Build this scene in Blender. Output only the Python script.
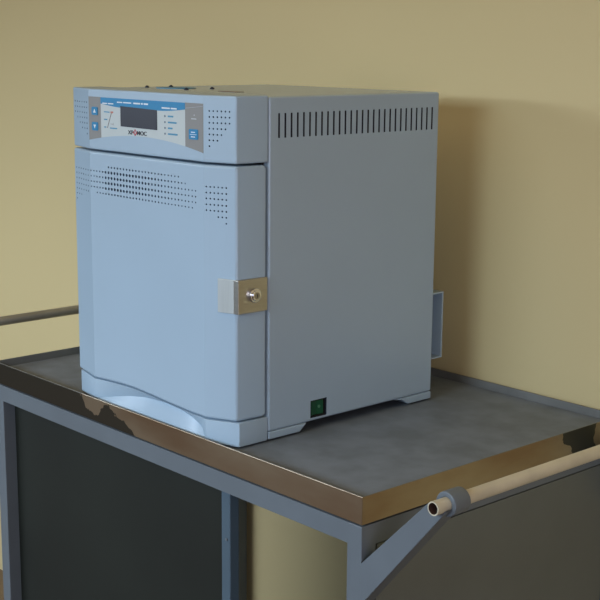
import bpy, bmesh, math, random
from mathutils import Vector, Matrix
random.seed(4)
S = bpy.context.scene
for o in list(bpy.data.objects): bpy.data.objects.remove(o)
COL = S.collection
R = math.radians
TOP = 0.853                       # height of the steriliser's underside above the floor

# ------------------------------------------------------------------ camera
cam = bpy.data.cameras.new('camera'); camo = bpy.data.objects.new('camera', cam); COL.objects.link(camo)
yaw, pitch, roll = R(47.782), R(-11.2775), R(0.4857)
fw = Vector((-math.sin(yaw)*math.cos(pitch), math.cos(yaw)*math.cos(pitch), math.sin(pitch)))
rt = Vector((math.cos(yaw), math.sin(yaw), 0)); up = rt.cross(fw)
rt2 = rt*math.cos(roll)+up*math.sin(roll); up2 = up*math.cos(roll)-rt*math.sin(roll)
M = Matrix((rt2, up2, -fw)).transposed().to_4x4()
M.translation = (1.2715, -1.0971, TOP+.5287)
camo.matrix_world = M
cam.sensor_width = 36; cam.lens = 36*1290.849/600; cam.clip_start = .05
S.camera = camo

# ------------------------------------------------------------------ light
S.view_settings.view_transform = 'Standard'; S.view_settings.look = 'None'
S.view_settings.gamma = 1; S.view_settings.use_curve_mapping = False
S.view_settings.exposure = 0
W = bpy.data.worlds.new('room_light'); S.world = W; W.use_nodes = True
bg = W.node_tree.nodes['Background']; bg.inputs[0].default_value = (1, .87, .72, 1); bg.inputs[1].default_value = .02
def area(name, loc, target, sx, sy, col, power, spread=180):
    l = bpy.data.lights.new(name, 'AREA'); l.shape = 'RECTANGLE'; l.size = sx; l.size_y = sy
    l.color = col; l.energy = power; l.spread = R(spread)
    o = bpy.data.objects.new(name, l); COL.objects.link(o); o.location = loc
    o.rotation_euler = (Vector(target)-Vector(loc)).to_track_quat('-Z', 'Y').to_euler(); return o
area('ceiling_lamp', (0, -1.5, 2.75), (0, -1.49, 1.75), 3, 3, (1, .74, .42), 25)
area('window_left', (-2.3, -2.4, 1.6), (-2.1, -1.9, -.5), 2.5, .5, (.72, .84, 1), 96)
area('fill_left_low', (-2.0, -2.0, 1.25), (-1.4, .487, .75), 1.2, .5, (.88, .97, 1), 1.7, 50)  # unseen fill light added for the lower left wall
area('window_front', (.22, -2.6, 1.74), (.0, .487, .5), 1.7, .5, (.65, .82, 1), 6.3, 60)
area('fill_right', (2.2, -1.2, 1.2), (0, .4, .7), 1.2, 1, (.97, .88, 1), 14.8)  # unseen fill light added for the right-hand faces

# ------------------------------------------------------------------ materials
def mat(name, col, rough=.5, metal=0, var=0, scale=40, bump=0, spec=.5, col2=None, stretch=None, lo=.35, hi=.65):
    m = bpy.data.materials.new(name); m.use_nodes = True; nt = m.node_tree; b = nt.nodes['Principled BSDF']
    b.inputs['Base Color'].default_value = (*col, 1); b.inputs['Roughness'].default_value = rough
    b.inputs['Metallic'].default_value = metal; b.inputs['Specular IOR Level'].default_value = spec
    tc = nt.nodes.new('ShaderNodeTexCoord'); n = nt.nodes.new('ShaderNodeTexNoise')
    n.inputs['Scale'].default_value = scale; n.inputs['Detail'].default_value = 4
    mp = nt.nodes.new('ShaderNodeMapping'); nt.links.new(tc.outputs['Object'], mp.inputs[0]); nt.links.new(mp.outputs[0], n.inputs[0])
    if stretch: mp.inputs['Scale'].default_value = stretch
    c2 = col2 if col2 else tuple(c*(1-var) for c in col)
    if var or col2:
        r = nt.nodes.new('ShaderNodeValToRGB'); r.color_ramp.elements[0].position = lo; r.color_ramp.elements[1].position = hi
        r.color_ramp.elements[0].color = (*col, 1); r.color_ramp.elements[1].color = (*c2, 1)
        nt.links.new(n.outputs['Fac'], r.inputs[0]); nt.links.new(r.outputs[0], b.inputs['Base Color'])
    if bump:
        bp = nt.nodes.new('ShaderNodeBump'); bp.inputs['Strength'].default_value = bump; bp.inputs['Distance'].default_value = .002
        nt.links.new(n.outputs['Fac'], bp.inputs['Height']); nt.links.new(bp.outputs[0], b.inputs['Normal'])
    return m
PAINT = mat('light_blue_enamel', (.355, .475, .58), .36, var=.03, scale=6)
PAINTBODY = mat('light_blue_enamel_case', (.36, .475, .58), .27, var=.03, scale=6)
DARK = mat('dark_recess', (.012, .016, .03), .7)
HOLE = mat('dark_perforation', (.05, .09, .15), .7)
RUBBER = mat('black_rubber', (.012, .012, .013), .8)
CREAM = mat('cream_wall_paint', (.60, .505, .272), .75, var=.05, scale=1.2, spec=.3)
FLOOR = mat('brown_linoleum', (.20, .13, .075), .4, var=.3, scale=5)
TROLLEY = mat('blue_grey_paint', (.126, .152, .174), .45, var=.08, scale=14)
TROLDARK = mat('slate_paint', (.122, .138, .124), .5, var=.1, scale=8)
PANEL = mat('dark_green_grey_board', (.013, .0165, .0125), .6, spec=.3, var=.25, scale=5)
SURFACE = mat('grey_tray_lining', (.182, .212, .25), .62, col2=(.138, .160, .182), scale=22, bump=.04)
STEEL = mat('steel_painted_reflections', (.40, .335, .245), .38, 1, col2=(.30, .215, .14), scale=5, stretch=(1, 1, 3))  # brown tones paint the floor's reflection into the steel
PIPE = mat('worn_beige_pipe', (.66, .61, .46), .45, .1, var=.2, scale=14)
PIPEIN = mat('pipe_bore', (.05, .02, .012), .8)
CHROME = mat('chrome', (.75, .76, .78), .15, 1)
LATCHM = mat('satin_steel', (.52, .50, .45), .34, 1, var=.08, scale=60, stretch=(1, 1, 8))
STICKER = mat('sticker_white', (.50, .56, .56), .5)
STGREY = mat('sticker_grey', (.235, .235, .225), .5)
STBLUE = mat('sticker_blue', (.006, .205, .42), .4)
SCREEN = mat('dark_display', (.055, .06, .075), .25)
WHITEINK = mat('white_ink', (.68, .76, .80), .5)
BLUEINK = mat('blue_ink', (.06, .26, .42), .5)
BLACKINK = mat('black_ink', (.03, .035, .045), .5)
REDINK = mat('red_ink', (.45, .06, .09), .5)
ORANGEINK = mat('orange_ink', (.5, .2, .14), .5)
GREEN = mat('green_switch', (.006, .075, .032), .3)

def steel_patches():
    """apron: ragged dark reflections painted into the steel colour towards the left end and near the rear right end"""
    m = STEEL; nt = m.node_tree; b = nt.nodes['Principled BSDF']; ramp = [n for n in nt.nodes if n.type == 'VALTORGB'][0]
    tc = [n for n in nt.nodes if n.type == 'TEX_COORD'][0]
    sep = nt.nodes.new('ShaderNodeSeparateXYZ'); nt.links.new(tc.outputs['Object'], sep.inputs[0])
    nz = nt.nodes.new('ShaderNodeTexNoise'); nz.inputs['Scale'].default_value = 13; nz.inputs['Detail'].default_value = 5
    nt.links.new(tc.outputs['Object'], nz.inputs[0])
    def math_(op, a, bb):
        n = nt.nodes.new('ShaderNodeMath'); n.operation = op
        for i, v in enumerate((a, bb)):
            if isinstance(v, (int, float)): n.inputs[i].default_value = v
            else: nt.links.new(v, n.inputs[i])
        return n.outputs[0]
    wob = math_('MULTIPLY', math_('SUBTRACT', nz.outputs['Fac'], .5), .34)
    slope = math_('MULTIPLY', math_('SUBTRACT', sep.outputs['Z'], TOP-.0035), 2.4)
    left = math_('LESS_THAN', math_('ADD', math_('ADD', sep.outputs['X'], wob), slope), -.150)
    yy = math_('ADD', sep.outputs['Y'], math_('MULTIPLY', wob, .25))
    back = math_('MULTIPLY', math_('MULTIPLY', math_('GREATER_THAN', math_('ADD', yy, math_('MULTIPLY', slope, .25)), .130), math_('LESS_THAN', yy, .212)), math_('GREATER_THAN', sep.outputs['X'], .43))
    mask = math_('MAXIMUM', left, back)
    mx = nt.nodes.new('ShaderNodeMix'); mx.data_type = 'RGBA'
    nt.links.new(mask, mx.inputs['Factor']); nt.links.new(ramp.outputs[0], mx.inputs['A']); mx.inputs['B'].default_value = (.085, .082, .068, 1)  # dark reflection colour painted in by the mask
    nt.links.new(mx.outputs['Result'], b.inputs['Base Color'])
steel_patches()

# ------------------------------------------------------------------ mesh helpers
def box(bm, x0, x1, y0, y1, z0, z1, mi=0):
    v = [bm.verts.new((x, y, z)) for z in (z0, z1) for y in (y0, y1) for x in (x0, x1)]
    for q in ((0, 2, 3, 1), (4, 5, 7, 6), (0, 1, 5, 4), (2, 6, 7, 3), (0, 4, 6, 2), (1, 3, 7, 5)):
        bm.faces.new([v[i] for i in q]).material_index = mi
def prism(bm, poly, axis, a, b, mi=0):
    """polygon in the two other axes (xy for z, xz for y, yz for x) extruded between a and b"""
    def P(p, h):
        return {'z': (p[0], p[1], h), 'y': (p[0], h, p[1]), 'x': (h, p[0], p[1])}[axis]
    A = [bm.verts.new(P(p, a)) for p in poly]; B = [bm.verts.new(P(p, b)) for p in poly]; n = len(poly)
    bm.faces.new(A).material_index = mi; bm.faces.new(list(reversed(B))).material_index = mi
    for i in range(n): bm.faces.new((A[i], B[i], B[(i+1) % n], A[(i+1) % n])).material_index = mi
def tube(bm, p0, p1, r, n=24, mi=0, inner=None, mi_in=0):
    p0, p1 = Vector(p0), Vector(p1); d = (p1-p0).normalized()
    u = d.orthogonal().normalized(); w = d.cross(u)
    def ring(p, rr): return [bm.verts.new(p+(u*math.cos(2*math.pi*k/n)+w*math.sin(2*math.pi*k/n))*rr) for k in range(n)]
    A, B = ring(p0, r), ring(p1, r)
    for k in range(n): bm.faces.new((A[k], A[(k+1) % n], B[(k+1) % n], B[k])).material_index = mi
    if inner is None:
        bm.faces.new(list(reversed(A))).material_index = mi; bm.faces.new(B).material_index = mi
    else:
        a, b = ring(p0, inner), ring(p1, inner)
        for k in range(n):
            j = (k+1) % n
            bm.faces.new((a[j], a[k], b[k], b[j])).material_index = mi_in
            bm.faces.new((A[j], A[k], a[k], a[j])).material_index = mi
            bm.faces.new((B[k], B[j], b[j], b[k])).material_index = mi
def finish(o, angle=10):
    me = o.data
    me.shade_smooth(); me.set_sharp_from_angle(angle=R(angle))
def obj(name, bm, mats, parent=None, origin=None, bevel=0, seg=4, limit=40, smooth=True, angle=None):
    bmesh.ops.recalc_face_normals(bm, faces=bm.faces)
    me = bpy.data.meshes.new(name); bm.to_mesh(me); bm.free()
    for m in (mats if isinstance(mats, (list, tuple)) else [mats]): me.materials.append(m)
    o = bpy.data.objects.new(name, me); COL.objects.link(o)
    if origin: me.transform(Matrix.Translation(-Vector(origin)))
    if parent: o.parent = parent
    if bevel:
        b = o.modifiers.new('bevel', 'BEVEL'); b.width = bevel; b.segments = seg; b.limit_method = 'ANGLE'; b.angle_limit = R(limit)
        b.harden_normals = False
        bake(o)
    if smooth: finish(o, angle or (10 if bevel else 35))
    return o
def bake(o):
    dg = bpy.context.evaluated_depsgraph_get(); dg.update()
    me = bpy.data.meshes.new_from_object(o.evaluated_get(dg)); old = o.data
    o.modifiers.clear(); o.data = me; me.name = o.name; bpy.data.meshes.remove(old)
def cut(o, cbm, m):
    bmesh.ops.recalc_face_normals(cbm, faces=cbm.faces)
    me = bpy.data.meshes.new('cutter'); cbm.to_mesh(me); cbm.free(); me.materials.append(m)
    c = bpy.data.objects.new('cutter', me); COL.objects.link(c)
    c.parent = o.parent
    b = o.modifiers.new('cut', 'BOOLEAN'); b.operation = 'DIFFERENCE'; b.solver = 'EXACT'; b.object = c; b.material_mode = 'TRANSFER'
    bake(o); bpy.data.objects.remove(c); finish(o)
def thing(name, label, cat, loc):
    o = bpy.data.objects.new(name, None); COL.objects.link(o); o.location = loc; o.empty_display_size = .1
    o['label'] = label; o['category'] = cat; return o
def struct(name, bm, m):
    o = obj(name, bm, m); o['kind'] = 'structure'; return o

# ------------------------------------------------------------------ the room
TX0, TX1, TY0, TY1 = -.6444, .2371, -.0552, .4792      # trolley tray outline
WALLY = .487
bm = bmesh.new(); box(bm, -4.5, 3.0, WALLY, WALLY+.12, 0, 2.8); struct('wall_back', bm, CREAM)
bm = bmesh.new(); box(bm, -4.5, 3.0, -3.6, WALLY+.12, -.08, 0); struct('floor', bm, FLOOR)

# ------------------------------------------------------------------ trolley
TO = Vector(((TX0+TX1)/2, (TY0+TY1)/2, 0))
tr = thing('metal_trolley', 'blue-grey metal trolley with steel-edged tray top standing against the cream wall', 'trolley', TO)
def tpart(name, bm, m, parent=None, **k):
    bmesh.ops.translate(bm, verts=bm.verts, vec=(0, 0, TOP))
    return obj(name, bm, m, parent or tr, origin=TO, **k)
RZ, AB, SZ = -.0035, -.0393, -.0155
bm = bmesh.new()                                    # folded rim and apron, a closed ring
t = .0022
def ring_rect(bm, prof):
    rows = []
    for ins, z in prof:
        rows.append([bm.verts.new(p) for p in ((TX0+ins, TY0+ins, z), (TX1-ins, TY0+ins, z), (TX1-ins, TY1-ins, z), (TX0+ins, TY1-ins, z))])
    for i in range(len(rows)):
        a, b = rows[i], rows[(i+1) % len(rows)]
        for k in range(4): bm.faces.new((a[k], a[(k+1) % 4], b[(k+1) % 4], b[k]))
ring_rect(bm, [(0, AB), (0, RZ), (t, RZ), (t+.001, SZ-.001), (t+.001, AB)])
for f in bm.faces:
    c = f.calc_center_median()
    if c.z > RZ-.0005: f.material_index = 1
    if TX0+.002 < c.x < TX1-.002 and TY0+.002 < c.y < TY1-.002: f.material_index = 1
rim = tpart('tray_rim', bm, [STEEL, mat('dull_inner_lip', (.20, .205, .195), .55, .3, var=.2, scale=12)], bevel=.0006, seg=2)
bm = bmesh.new(); box(bm, TX0+.004, TX1-.004, TY0+.004, TY1-.004, SZ-.012, SZ)
tpart('tray_top', bm, SURFACE)
FT, FB = -.0415, -.0682                             # top frame tubes
L = .0249
def square(bm, *a): box(bm, *a)
for nm, b in (('front_rail', (TX0+L-.001, TX1-L+.001, TY0, TY0+L, FB, FT)), ('back_rail', (TX0+L-.001, TX1-L+.001, TY1-L, TY1, FB, FT)),
              ('side_rail', (TX1-L, TX1, TY0+L-.001, TY1-L+.001, FB, FT)), ('side_rail', (TX0, TX0+L, TY0+L-.001, TY1-L+.001, FB, FT))):
    bm = bmesh.new(); box(bm, *b); tpart(nm, bm, TROLLEY)
LB = -TOP+.115
for x in (TX0, TX1-L):
    for y in (TY0, TY1-L):
        bm = bmesh.new(); box(bm, x, x+L, y, y+L, LB, FT); leg = tpart('leg', bm, TROLLEY, bevel=.0009, seg=2)
        cx, cy = x+L/2, y+L/2
        bm = bmesh.new(); box(bm, cx-.02, cx+.02, cy-.02, cy+.02, LB-.005, LB)
        for s in (-1, 1): box(bm, cx+s*.017-.0015, cx+s*.017+.0015, cy-.015, cy+.03, LB-.065, LB-.005)
        cas = tpart('castor', bm, TROLDARK)
        bm = bmesh.new(); tube(bm, (cx-.0125, cy+.015, -TOP+.05), (cx+.0125, cy+.015, -TOP+.05), .05, 32)
        tpart('wheel', bm, RUBBER, cas, bevel=.004, angle=35)
# lower shelf
bm = bmesh.new(); box(bm, TX0+L, TX1-L, TY0, TY1, -.66, -.64); tpart('lower_shelf', bm, TROLDARK, bevel=.002)
# left bay: dark board with its post
bm = bmesh.new(); box(bm, TX0+L+.0005, -.048, -.034, -.018, -.638, FT-.002); tpart('front_board', bm, PANEL)
bm = bmesh.new(); box(bm, -.0478, -.029, -.043, -.0265, -.638, FT-.002)
post = tpart('post', bm, mat('post_blue_paint', (.068, .110, .145), .5, var=.1, scale=10), bevel=.0015)
bm = bmesh.new(); tube(bm, (-.036, -.0428, -.142), (-.036, -.0445, -.142), .0022, 14); tpart('rivet', bm, TROLLEY, post)
# right end: flush board held in the frame
bm = bmesh.new(); box(bm, TX1-.018, TX1-.0005, -.0278, TY1-L-.002, -.638, -.0702); tpart('end_board', bm, TROLDARK, bevel=.0008)
# push handles at both ends
def handle(side):
    X = TX1 if side > 0 else TX0
    hx = X+side*.123; hz = .0198 if side > 0 else .0335
    parts = []
    bm = bmesh.new(); tube(bm, (hx, TY0-.012, hz), (hx, TY1+.0, hz), .0083, 28, inner=.0068, mi_in=1)
    pipe = tpart('handle_pipe', bm, [PIPE, PIPEIN])
    if side < 0: pipe.data.materials[0] = mat('grey_steel_pipe', (.36, .34, .28), .4, .3, var=.2, scale=14)
    for y in (TY0-.0003, TY1-L-.0005):
        bm = bmesh.new()
        q = [(X-side*.0012, -.0885), (hx-side*.0165, hz+.0005), (hx-side*.0085, hz-.0015), (hx-side*.006, hz-.0063), (hx-side*.001, hz-.0086), (hx+side*.0105, hz-.0030), (X-side*.0012, -.1430)]
        if side < 0: q = q[::-1]
        prism(bm, q, 'y', y, y+L-.001)
        br = tpart('handle_brace', bm, TROLLEY, bevel=.0008, seg=2)
        bm = bmesh.new(); tube(bm, (hx, y+.0095, hz), (hx, y+.0365 if y < .2 else y-.015, hz), .0150, 32, inner=.0085)
        tpart('sleeve', bm, TROLLEY, br, bevel=.0015, angle=35)
handle(1); handle(-1)

# ------------------------------------------------------------------ steriliser
D, H, WB, P = .3275, .46, .3854, .0503
YC = -.0660; XL, XR = -.320, -.0525
SK = 1.0236                       # overall size of the steriliser relative to the drawing numbers below
SO = Vector((-.19, .13, TOP))
st = thing('laboratory_steriliser', 'pale blue bench-top steriliser cabinet with a lockable perforated door on the trolley tray', 'steriliser', (SK*SO.x-.0300, SK*SO.y+.0259, TOP-.0125))
st.scale = (SK, SK, SK)
def spart(name, bm, m, parent=None, **k):
    bmesh.ops.translate(bm, verts=bm.verts, vec=(0, 0, TOP))
    return obj(name, bm, m, parent or st, origin=SO, **k)
def scut(o, bm, m):
    bmesh.ops.translate(bm, verts=bm.verts, vec=Vector((0, 0, TOP))-SO); cut(o, bm, m)
# case
bm = bmesh.new(); box(bm, -WB, 0, 0, D, .0108, H)
case = spart('case', bm, PAINTBODY, bevel=.0035)
bm = bmesh.new()
for k in range(28):
    y = .0172+k*.01092
    for s, (x0, x1) in enumerate(((-.012, .01), (-WB-.01, -WB+.012))): box(bm, x0, x1, y-.0015, y+.0015, .4066, .4386)
scut(case, bm, DARK)
bm = bmesh.new(); box(bm, -.022, .01, .0779, .1086, .0155, .0405); scut(case, bm, DARK)
# rocker switch in its recess
bm = bmesh.new(); box(bm, -.0215, -.0012, .0785, .0800, .0160, .0400); box(bm, -.0215, -.0035, .1065, .1080, .0160, .0400)
box(bm, -.0215, -.0012, .08, .1065, .0160, .0172); box(bm, -.0215, -.0012, .08, .1065, .0388, .0400)
sw = spart('power_switch', bm, RUBBER)
bm = bmesh.new(); prism(bm, [(-.021, .0812), (-.0015, .0812), (-.0038, .092), (-.0012, .1035), (-.021, .1035)], 'z', .0178, .0382)
rk = spart('rocker', bm, GREEN, sw, bevel=.001); rk['label'] = 'green rocker of the power switch'
bm = bmesh.new(); tube(bm, (-.0036, .0965, .029), (-.0020, .0965, .029), .0022, 14); spart('rocker_mark', bm, mat('pale_green_ink', (.08, .22, .12), .5), sw)
# foot strips left and right
for x0, x1 in ((-.030, .0002), (-WB-.0002, -WB+.030)):
    for q in ([(.0012, 0), (.0586, 0), (.0717, .0106), (.0012, .0106)], [(.2766, 0), (D-.001, 0), (D-.001, .0106), (.248, .0106), (.262, .0085)]):
        bm = bmesh.new(); prism(bm, q, 'x', x0, x1); spart('foot_strip', bm, PAINT, bevel=.0015)
for x in (-.03, -WB+.03):
    for y in (-.03, .30):
        bm = bmesh.new(); tube(bm, (x, y, -.0029), (x, y, .0108 if y > 0 else .004), .013, 24); spart('rubber_foot', bm, RUBBER)
bm = bmesh.new(); box(bm, -WB+.032, -.032, .012, D-.012, .0005, .0110); spart('underside_shade_fill', bm, DARK)  # dark block added to stand for the shade under the case
# lid details on top
bm = bmesh.new(); prism(bm, [(-.310+.030*math.cos(a*math.pi/14), .083+.030*math.sin(a*math.pi/14)) for a in range(28)], 'z', H-.0002, H+.0009)
lb = spart('round_label', bm, mat('label_blue', (.05, .25, .45), .5)); lb['label'] = 'round blue label on the top'
for x, y in ((-.354, .061), (-.3556, .107), (-.244, .052), (-.2548, .108)):
    bm = bmesh.new(); tube(bm, (x, y, H-.0003), (x, y, H+.0018), .0034, 16); tube(bm, (x, y, H+.0015), (x, y, H+.0030), .0020, 16); spart('top_screw', bm, DARK)
bm = bmesh.new(); box(bm, -.175, -.135, .055, .070, H-.0002, H+.0006)
lb = spart('warning_label', bm, mat('label_brown', (.10, .06, .06), .5)); lb['label'] = 'small dark red label on the top'
# rear bracket
bm = bmesh.new(); x0, x1, y0, y1, z0, z1, w = -.16, -.008, D-.0005, .3580, .0575, .1600, .0022
prism(bm, [(y0, z0), (y1, z0), (y1, z1), (y0, z1), (y0, z1-w), (y1-w, z1-w), (y1-w, z0+w), (y0, z0+w)], 'x', x0, x1)
spart('rear_bracket', bm, PAINT)

# plan outline of the bowed front (centre face and two swept-back wings)
def plan(dy=0, back=-.001, left=-WB, right=0):
    return [(right, back), (right-.004, -P-.0012-dy), (XR, YC-dy), (XL, YC-dy), (left, -P-dy), (left, back)]
# perforation patterns ------------------------------------------------
def hexrow(bm, x, z, r, y0, ny):
    d = Vector(ny); tube(bm, Vector((x, y0, z))-d*.01, Vector((x, y0, z))+d*.006, r, 8)
def wing_y(x):
    return -P+(YC+P)*(-x)/(-XR) if x > XR else (-P+(YC+P)*(x+WB)/(XL+WB) if x < XL else YC)
NR = Vector((P+YC, XR, 0)).normalized(); NR = Vector((-(YC+P)*1.0, -(-XR), 0)); NR = Vector((.0157, -.0525, 0)).normalized()
NL = Vector((-.0157, -.0654, 0)).normalized()
# note: normals point out of the front; cutters run along them
def wing_holes(bm, rows, z0, dz, sh):
    for i, cols in enumerate(rows):
        for c in cols:
            x = -.0468+sh+c*.0060
            hexrow(bm, x, z0-i*dz, .00125, wing_y(x), NR)
            xl = -.3256-c*.0098 if False else -.3285-c*.0096
            hexrow(bm, xl, z0-i*dz, .00125, wing_y(xl), NL)
# header ---------------------------------------------------------------
bm = bmesh.new(); prism(bm, plan(), 'z', .3757, H+.0018)
head = spart('control_head', bm, PAINT, bevel=.0024, limit=30)
bm = bmesh.new(); wing_holes(bm, [range(6), range(6), range(6), range(5), range(4), range(3), range(1)], .4419, .00748, .0030)
scut(head, bm, HOLE)
# control sticker: layered plates, front face steps outwards by fractions of a millimetre
def plate(bm, poly, lay, mi=0): prism(bm, poly, 'y', YC-.0003*lay, YC+.0008, mi)
def arch(x): return .4006-.0127*((x+.19)/.134)**2
def span(a, b, n=14): return [a+(b-a)*i/n for i in range(n+1)]
ZT = .4508
bm = bmesh.new()
plate(bm, [(x, arch(x)) for x in span(-.2885, -.0912, 24)]+[(-.0912, ZT), (-.2885, ZT)], 1, 0)
plate(bm, [(x, arch(x)) for x in span(-.3195, -.2885, 8)]+[(-.2885, ZT), (-.3195, ZT)], 1, 1)
plate(bm, [(x, arch(x)) for x in span(-.0912, -.0530, 8)]+[(-.0530, ZT), (-.0912, ZT)], 1, 1)
def band(x): return .4378+.0040*max(0, (abs(x+.1895)-.045)/.054)**1.6
plate(bm, [(x, band(x)) for x in span(-.2885, -.0912, 24)]+[(-.0912, ZT-.0002), (-.2885, ZT-.0002)], 2, 2)
prism(bm, [(-.0905, .4432), (-.0535, .4472), (-.0535, .4476), (-.0905, .4438)], 'y', YC-.0005, YC, 3)
pan = spart('control_panel', bm, [STICKER, STGREY, STBLUE, mat('pale_grey_ink', (.36, .40, .43), .5)], head)
bm = bmesh.new(); plate(bm, [(-.2390, .4122), (-.1532, .4115), (-.1532, .4382), (-.2390, .4402)], 3)
spart('display', bm, SCREEN, head)
def rbox(bm, x0, x1, z0, z1, r, lay, mi=0):
    pts = []
    for cx, cz, a in ((x1-r, z1-r, 0), (x0+r, z1-r, 90), (x0+r, z0+r, 180), (x1-r, z0+r, 270)):
        for k in range(5): pts.append((cx+r*math.cos(R(a+k*22.5)), cz+r*math.sin(R(a+k*22.5))))
    plate(bm, pts, lay, mi)
for z0, z1, s in ((.4250, .4364, 1), (.4030, .4150, -1)):
    bm = bmesh.new(); rbox(bm, -.3110, -.2958, z0, z1, .002, 4); zc = (z0+z1)/2
    plate(bm, [(-.3066, zc-s*.0024), (-.3002, zc-s*.0024), (-.3034, zc+s*.0032)], 5, 1)
    spart('arrow_button', bm, [STBLUE, WHITEINK], head)
bm = bmesh.new(); rbox(bm, -.0825, -.0634, .4038, .4172, .002, 4)
rbox(bm, -.0800, -.0660, .4100, .4106, .0002, 5, 1); rbox(bm, -.0775, -.0690, .4126, .4138, .0003, 5, 1); rbox(bm, -.0775, -.0690, .4066, .4078, .0003, 5, 1)
spart('start_button', bm, [STBLUE, WHITEINK], head)
# small print that is too blurred to read stays as word-length strokes
GREYINK = mat('grey_ink', (.15, .2, .25), .5); FAINT = mat('faint_ink', (.45, .48, .5), .5)
def words(x, z, lens, h, m, lay=3, gap=.0022):
    for l in lens:
        b = bmesh.new(); rbox(b, x, x+l, z-h/2, z+h/2, h*.3, lay); spart('print_stroke', b, m, head); x += l+gap
words(-.2835, .4424, (.012, .013), .0016, WHITEINK); words(-.2470, .4452, (.013, .019), .0016, WHITEINK); words(-.2075, .4452, (.016, .004, .010), .0021, WHITEINK)
words(-.1420, .4418, (.018, .013), .0019, WHITEINK)
words(-.2805, .4305, (.014,), .0015, BLUEINK, 2); words(-.2805, .4200, (.008,), .0017, BLUEINK, 2); words(-.2805, .4092, (.005,), .0017, BLUEINK, 2); words(-.2660, .4084, (.0175,), .0017, BLUEINK, 2)
for z, l in ((.4312, .012), (.4232, .019), (.4155, .010), (.4078, .021)):
    words(-.1290, z, (l,), .0022, BLUEINK, 2)
    b = bmesh.new(); rbox(b, -.1372, -.1342, z-.0013, z+.0013, .0008, 2); spart('indicator_lamp', b, GREYINK, head)
words(-.0780, .4305, (.011,), .0014, FAINT, 2)
b = bmesh.new(); rbox(b, -.0725, -.0705, .4345, .4362, .0007, 2); spart('indicator_lamp', b, FAINT, head)
bm = bmesh.new()
prism(bm, [(-.2728, .4083), (-.2718, .4083), (-.2612, .4300), (-.2622, .4300)], 'y', YC-.0006, YC)
prism(bm, [(-.2622, .4300), (-.2600, .4312), (-.2585, .4305), (-.2612, .4290)], 'y', YC-.0007, YC, 1)
rbox(bm, -.2640, -.2575, .4292, .4318, .0010, 2, 1); rbox(bm, -.2582, -.2577, .4125, .4155, .0002, 2, 0)
rbox(bm, -.2640, -.2580, .4140, .4144, .0001, 2, 0)
spart('chart', bm, [mat('brown_ink', (.16, .13, .12), .5), ORANGEINK], head)
# maker's lettering under the display: XP, red ringed diamond, MOC
def lettering(txt, x, z, size, sx=1.0):
    cu = bpy.data.curves.new('lettering', 'FONT'); cu.body = txt; cu.size = size; cu.extrude = .0003; cu.offset = size*.02
    o = bpy.data.objects.new('lettering', cu); COL.objects.link(o)
    dg = bpy.context.evaluated_depsgraph_get(); dg.update()
    me = bpy.data.meshes.new_from_object(o.evaluated_get(dg)); bpy.data.objects.remove(o); bpy.data.curves.remove(cu)
    b = bmesh.new(); b.from_mesh(me); bpy.data.meshes.remove(me)
    bmesh.ops.scale(b, verts=b.verts, vec=(sx, 1, 1))
    bmesh.ops.rotate(b, verts=b.verts, cent=(0, 0, 0), matrix=Matrix.Rotation(R(90), 3, 'X'))
    bmesh.ops.translate(b, verts=b.verts, vec=(x, YC-.0005, z))
    return b, max(v.co.x for v in b.verts)
b1, xe = lettering('XP', -.2215, .4025, .0078, 1.30)
b2, _ = lettering('MOC', xe+.0084, .4025, .0078, 1.30)
tmp = bpy.data.meshes.new('t'); b2.to_mesh(tmp); b1.from_mesh(tmp); b2.free(); bpy.data.meshes.remove(tmp)
lg = spart('lettering', b1, BLACKINK, head, smooth=False)
bm = bmesh.new(); cx, cz = xe+.0044, .4053
tube(bm, (cx, YC-.0009, cz), (cx, YC, cz), .0033, 20, inner=.0021)
for dx, dz in ((0, .0036), (0, -.0036), (.0036, 0), (-.0036, 0)):
    prism(bm, [(cx+dx-.0011, cz+dz), (cx+dx, cz+dz-.0011), (cx+dx+.0011, cz+dz), (cx+dx, cz+dz+.0011)], 'y', YC-.0011, YC)
lg2 = spart('ring_emblem', bm, REDINK, head); lg2['label'] = 'dark red ringed letter O of the lettering'

# door -----------------------------------------------------------------
ZD = [(-.3868, .0345), (-.3355, .0340), (-.320, .0345), (-.2765, .0373), (-.248, .0386), (-.2203, .0391), (-.197, .0383), (-.1738, .0370), (-.1313, .0345), (-.0856, .0324), (-.0525, .0322), (-.03, .0330), (0, .0345)]
def zdoor(x):
    for (a, za), (b, zb) in zip(ZD, ZD[1:]):
        if x <= b: return za+(zb-za)*(x-a)/(b-a)
    return ZD[-1][1]
LX = -.3868
def loft(bm, pts, z0, z1):
    """closed plan outline lofted between two heights given as functions of x"""
    A = [bm.verts.new((x, y, z0(x))) for x, y in pts]; B = [bm.verts.new((x, y, z1(x))) for x, y in pts]; n = len(pts)
    for i in range(n): bm.faces.new((A[i], A[(i+1) % n], B[(i+1) % n], B[i]))
    return A, B
def lid(bm, F, K):
    for i in range(len(F)-1): bm.faces.new((F[i], F[i+1], K[i+1], K[i]))
bm = bmesh.new()
xs = [0]+[x for x, _ in reversed(ZD) if XL <= x <= XR and x not in (0,)]+[LX]
front = [(x, wing_y(x) if x != LX else -P) for x in xs]
front = [(x, YC) if XL <= x <= XR else ((-.004, -P-.0012) if x == 0 else (x, -P)) for x in xs]
back = [(0 if x == -.004 else x, -.0036) for x, _ in front]
Af = [bm.verts.new((x, y, zdoor(x))) for x, y in front]; Bf = [bm.verts.new((x, y, .3728)) for x, y in front]
Ab = [bm.verts.new((x, y, zdoor(x))) for x, y in back]; Bb = [bm.verts.new((x, y, .3728)) for x, y in back]
lid(bm, Af, Ab); lid(bm, Bf, Bb)
lid(bm, Af, Bf); lid(bm, Ab, Bb)
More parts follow.
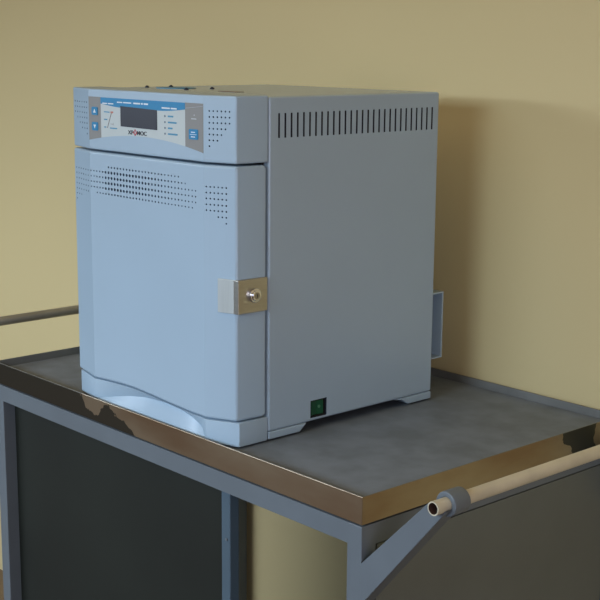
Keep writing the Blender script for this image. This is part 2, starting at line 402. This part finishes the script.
bm.faces.new((Af[0], Ab[0], Bb[0], Bf[0])); bm.faces.new((Af[-1], Ab[-1], Bb[-1], Bf[-1]))
bmesh.ops.recalc_face_normals(bm, faces=bm.faces)
# round the rear upper and lower corners of the two sides
kb, ka = set(Bb), set(Ab)
es = [e for e in bm.edges if set(e.verts) <= kb or set(e.verts) <= ka]
bmesh.ops.bevel(bm, geom=es, offset=.006, segments=5, profile=.5, affect='EDGES')
door = spart('door', bm, PAINT, bevel=.0035, limit=30)
bm = bmesh.new()
wing_holes(bm, [range(6), range(6), range(6), range(6), range(6), range(3, 6), range(5, 6)], .3445, .0077, -.0022)
N = 34
for i in range(6):
    lo, hi = ((6, 28), (0, 30), (0, 33), (0, 33), (0, 33), (2, 32))[i]
    for c in range(lo, hi+1):
        x = -.3178+c*.0075
        f = math.exp(-((c-9)/9.0)**2)*(1 if c > 4 else .4)+.45*math.exp(-((c-20)/9.0)**2)
        r = .00110+.00115*min(1, f)*(1 if 1 <= i <= 4 else .45)
        hexrow(bm, x, .3525-i*.0077, r, YC, (0, -1, 0))
scut(door, bm, HOLE)
# latch plate wrapped round the door's free edge
bm = bmesh.new()
z0, z1 = .1808, .2257
n = NR; g = .0032
p = Vector((0, -P, 0)); q = Vector((-.0305, wing_y(-.0305), 0))
out = [(.0030, -.0042), (.0020, -P-.0030), (-.0050, -P-.0052), (-.0060, -P-.0030), (-.0030, -P+.003), (.0004, -.0042)]
prism(bm, out, 'z', z0, z1)
la = spart('latch_plate', bm, LATCHM, door, bevel=.0006); la['label'] = 'satin steel latch plate'
bm = bmesh.new(); prism(bm, [(-.0045, -P-.0046), (q.x+n.x*g, q.y+n.y*g), (q.x+n.x*.0004, q.y+n.y*.0004), (-.0050, -P-.0012)], 'z', z0, z1)
ll = spart('latch_lip', bm, mat('latch_steel_reflection', (.50, .55, .55), .4, .2, var=.12, scale=40, stretch=(4, 4, .3)), door, bevel=.0006); ll['label'] = 'front lip of the latch with a painted pale reflection'  # paler than the latch plate: window reflection painted into the colour
bm = bmesh.new(); tube(bm, (.0022, -.0276, .2040), (.0075, -.0276, .2040), .0095, 32); tube(bm, (.0074, -.0276, .2040), (.0096, -.0276, .2040), .0072, 32)
lk = spart('lock', bm, CHROME, door, bevel=.0008, angle=35); lk['label'] = 'round chrome key lock'
bm = bmesh.new(); tube(bm, (.0095, -.0276, .2040), (.0099, -.0276, .2040), .0046, 20); 
c2 = spart('lock_core', bm, mat('dull_brass', (.35, .33, .28), .3, .9), door)
bm = bmesh.new(); box(bm, .0098, .0101, -.0282, -.0270, .2016, .2064); spart('keyhole', bm, DARK, door)
# base plinth ------------------------------------------------------------
bm = bmesh.new()
BX = -.381
def ztop(x): return zdoor(x)-.0018
recess = .009
fr = [(0, -P+.0003), (XR+.003, YC-.0012), (XR-.003, YC-.0002)]+[(x, YC+.0008) for x in (-.0646, -.0756, -.0895, -.1083, -.13, -.1548, -.18, -.2032, -.225, -.241, -.2765, -.30)]+[(XL+.004, YC+.0008), (XL, YC), (BX, -P-.0006)]
REC = .0065
AR = [(-.322, 0), (-.300, .0078), (-.27, .0150), (-.241, .0215), (-.2032, .0275), (-.175, .0300), (-.1548, .0306), (-.13, .0300), (-.1083, .0275), (-.0905, .0235), (-.0746, .0170), (-.0600, .0085), (-.0535, 0)]
def arc(x):
    for (a, za), (b, zb) in zip(AR, AR[1:]):
        if a <= x <= b: return za+(zb-za)*(x-a)/(b-a)
    return 0
def foot(x, y):                                      # the face above the arch slopes back, then the arched lip flares out to the floor
    if XL+.002 < x < XR-.001: return y+REC*min(1, (XR-x)/.012, (x-XL)/.05)
    return y
F1 = [bm.verts.new((x, y, ztop(x))) for x, y in fr]
Fm = [bm.verts.new((x, foot(x, y), max(.0006, min(arc(x), ztop(x)-.0015)))) for x, y in fr]
F0 = [bm.verts.new((x, y-(.003 if XL < x < XR-.004 else 0), 0)) for x, y in fr]
K0 = [bm.verts.new((x, -.0012, 0)) for x, y in fr]; K1 = [bm.verts.new((x, -.0012, ztop(x))) for x, y in fr]
for A, B in ((F0, Fm), (Fm, F1), (K0, K1), (F0, K0), (F1, K1)): lid(bm, A, B)
bm.faces.new((F0[0], K0[0], K1[0], F1[0], Fm[0])); bm.faces.new((F0[-1], K0[-1], K1[-1], F1[-1], Fm[-1]))
base = spart('base', bm, PAINT, bevel=.0018, limit=60, angle=30)
# dark block added between the door/base and the case so the joints read as gaps
bm = bmesh.new(); box(bm, -WB+.006, -.010, -.0045, .001, .03, .3755); spart('joint_gap_fill', bm, RUBBER)
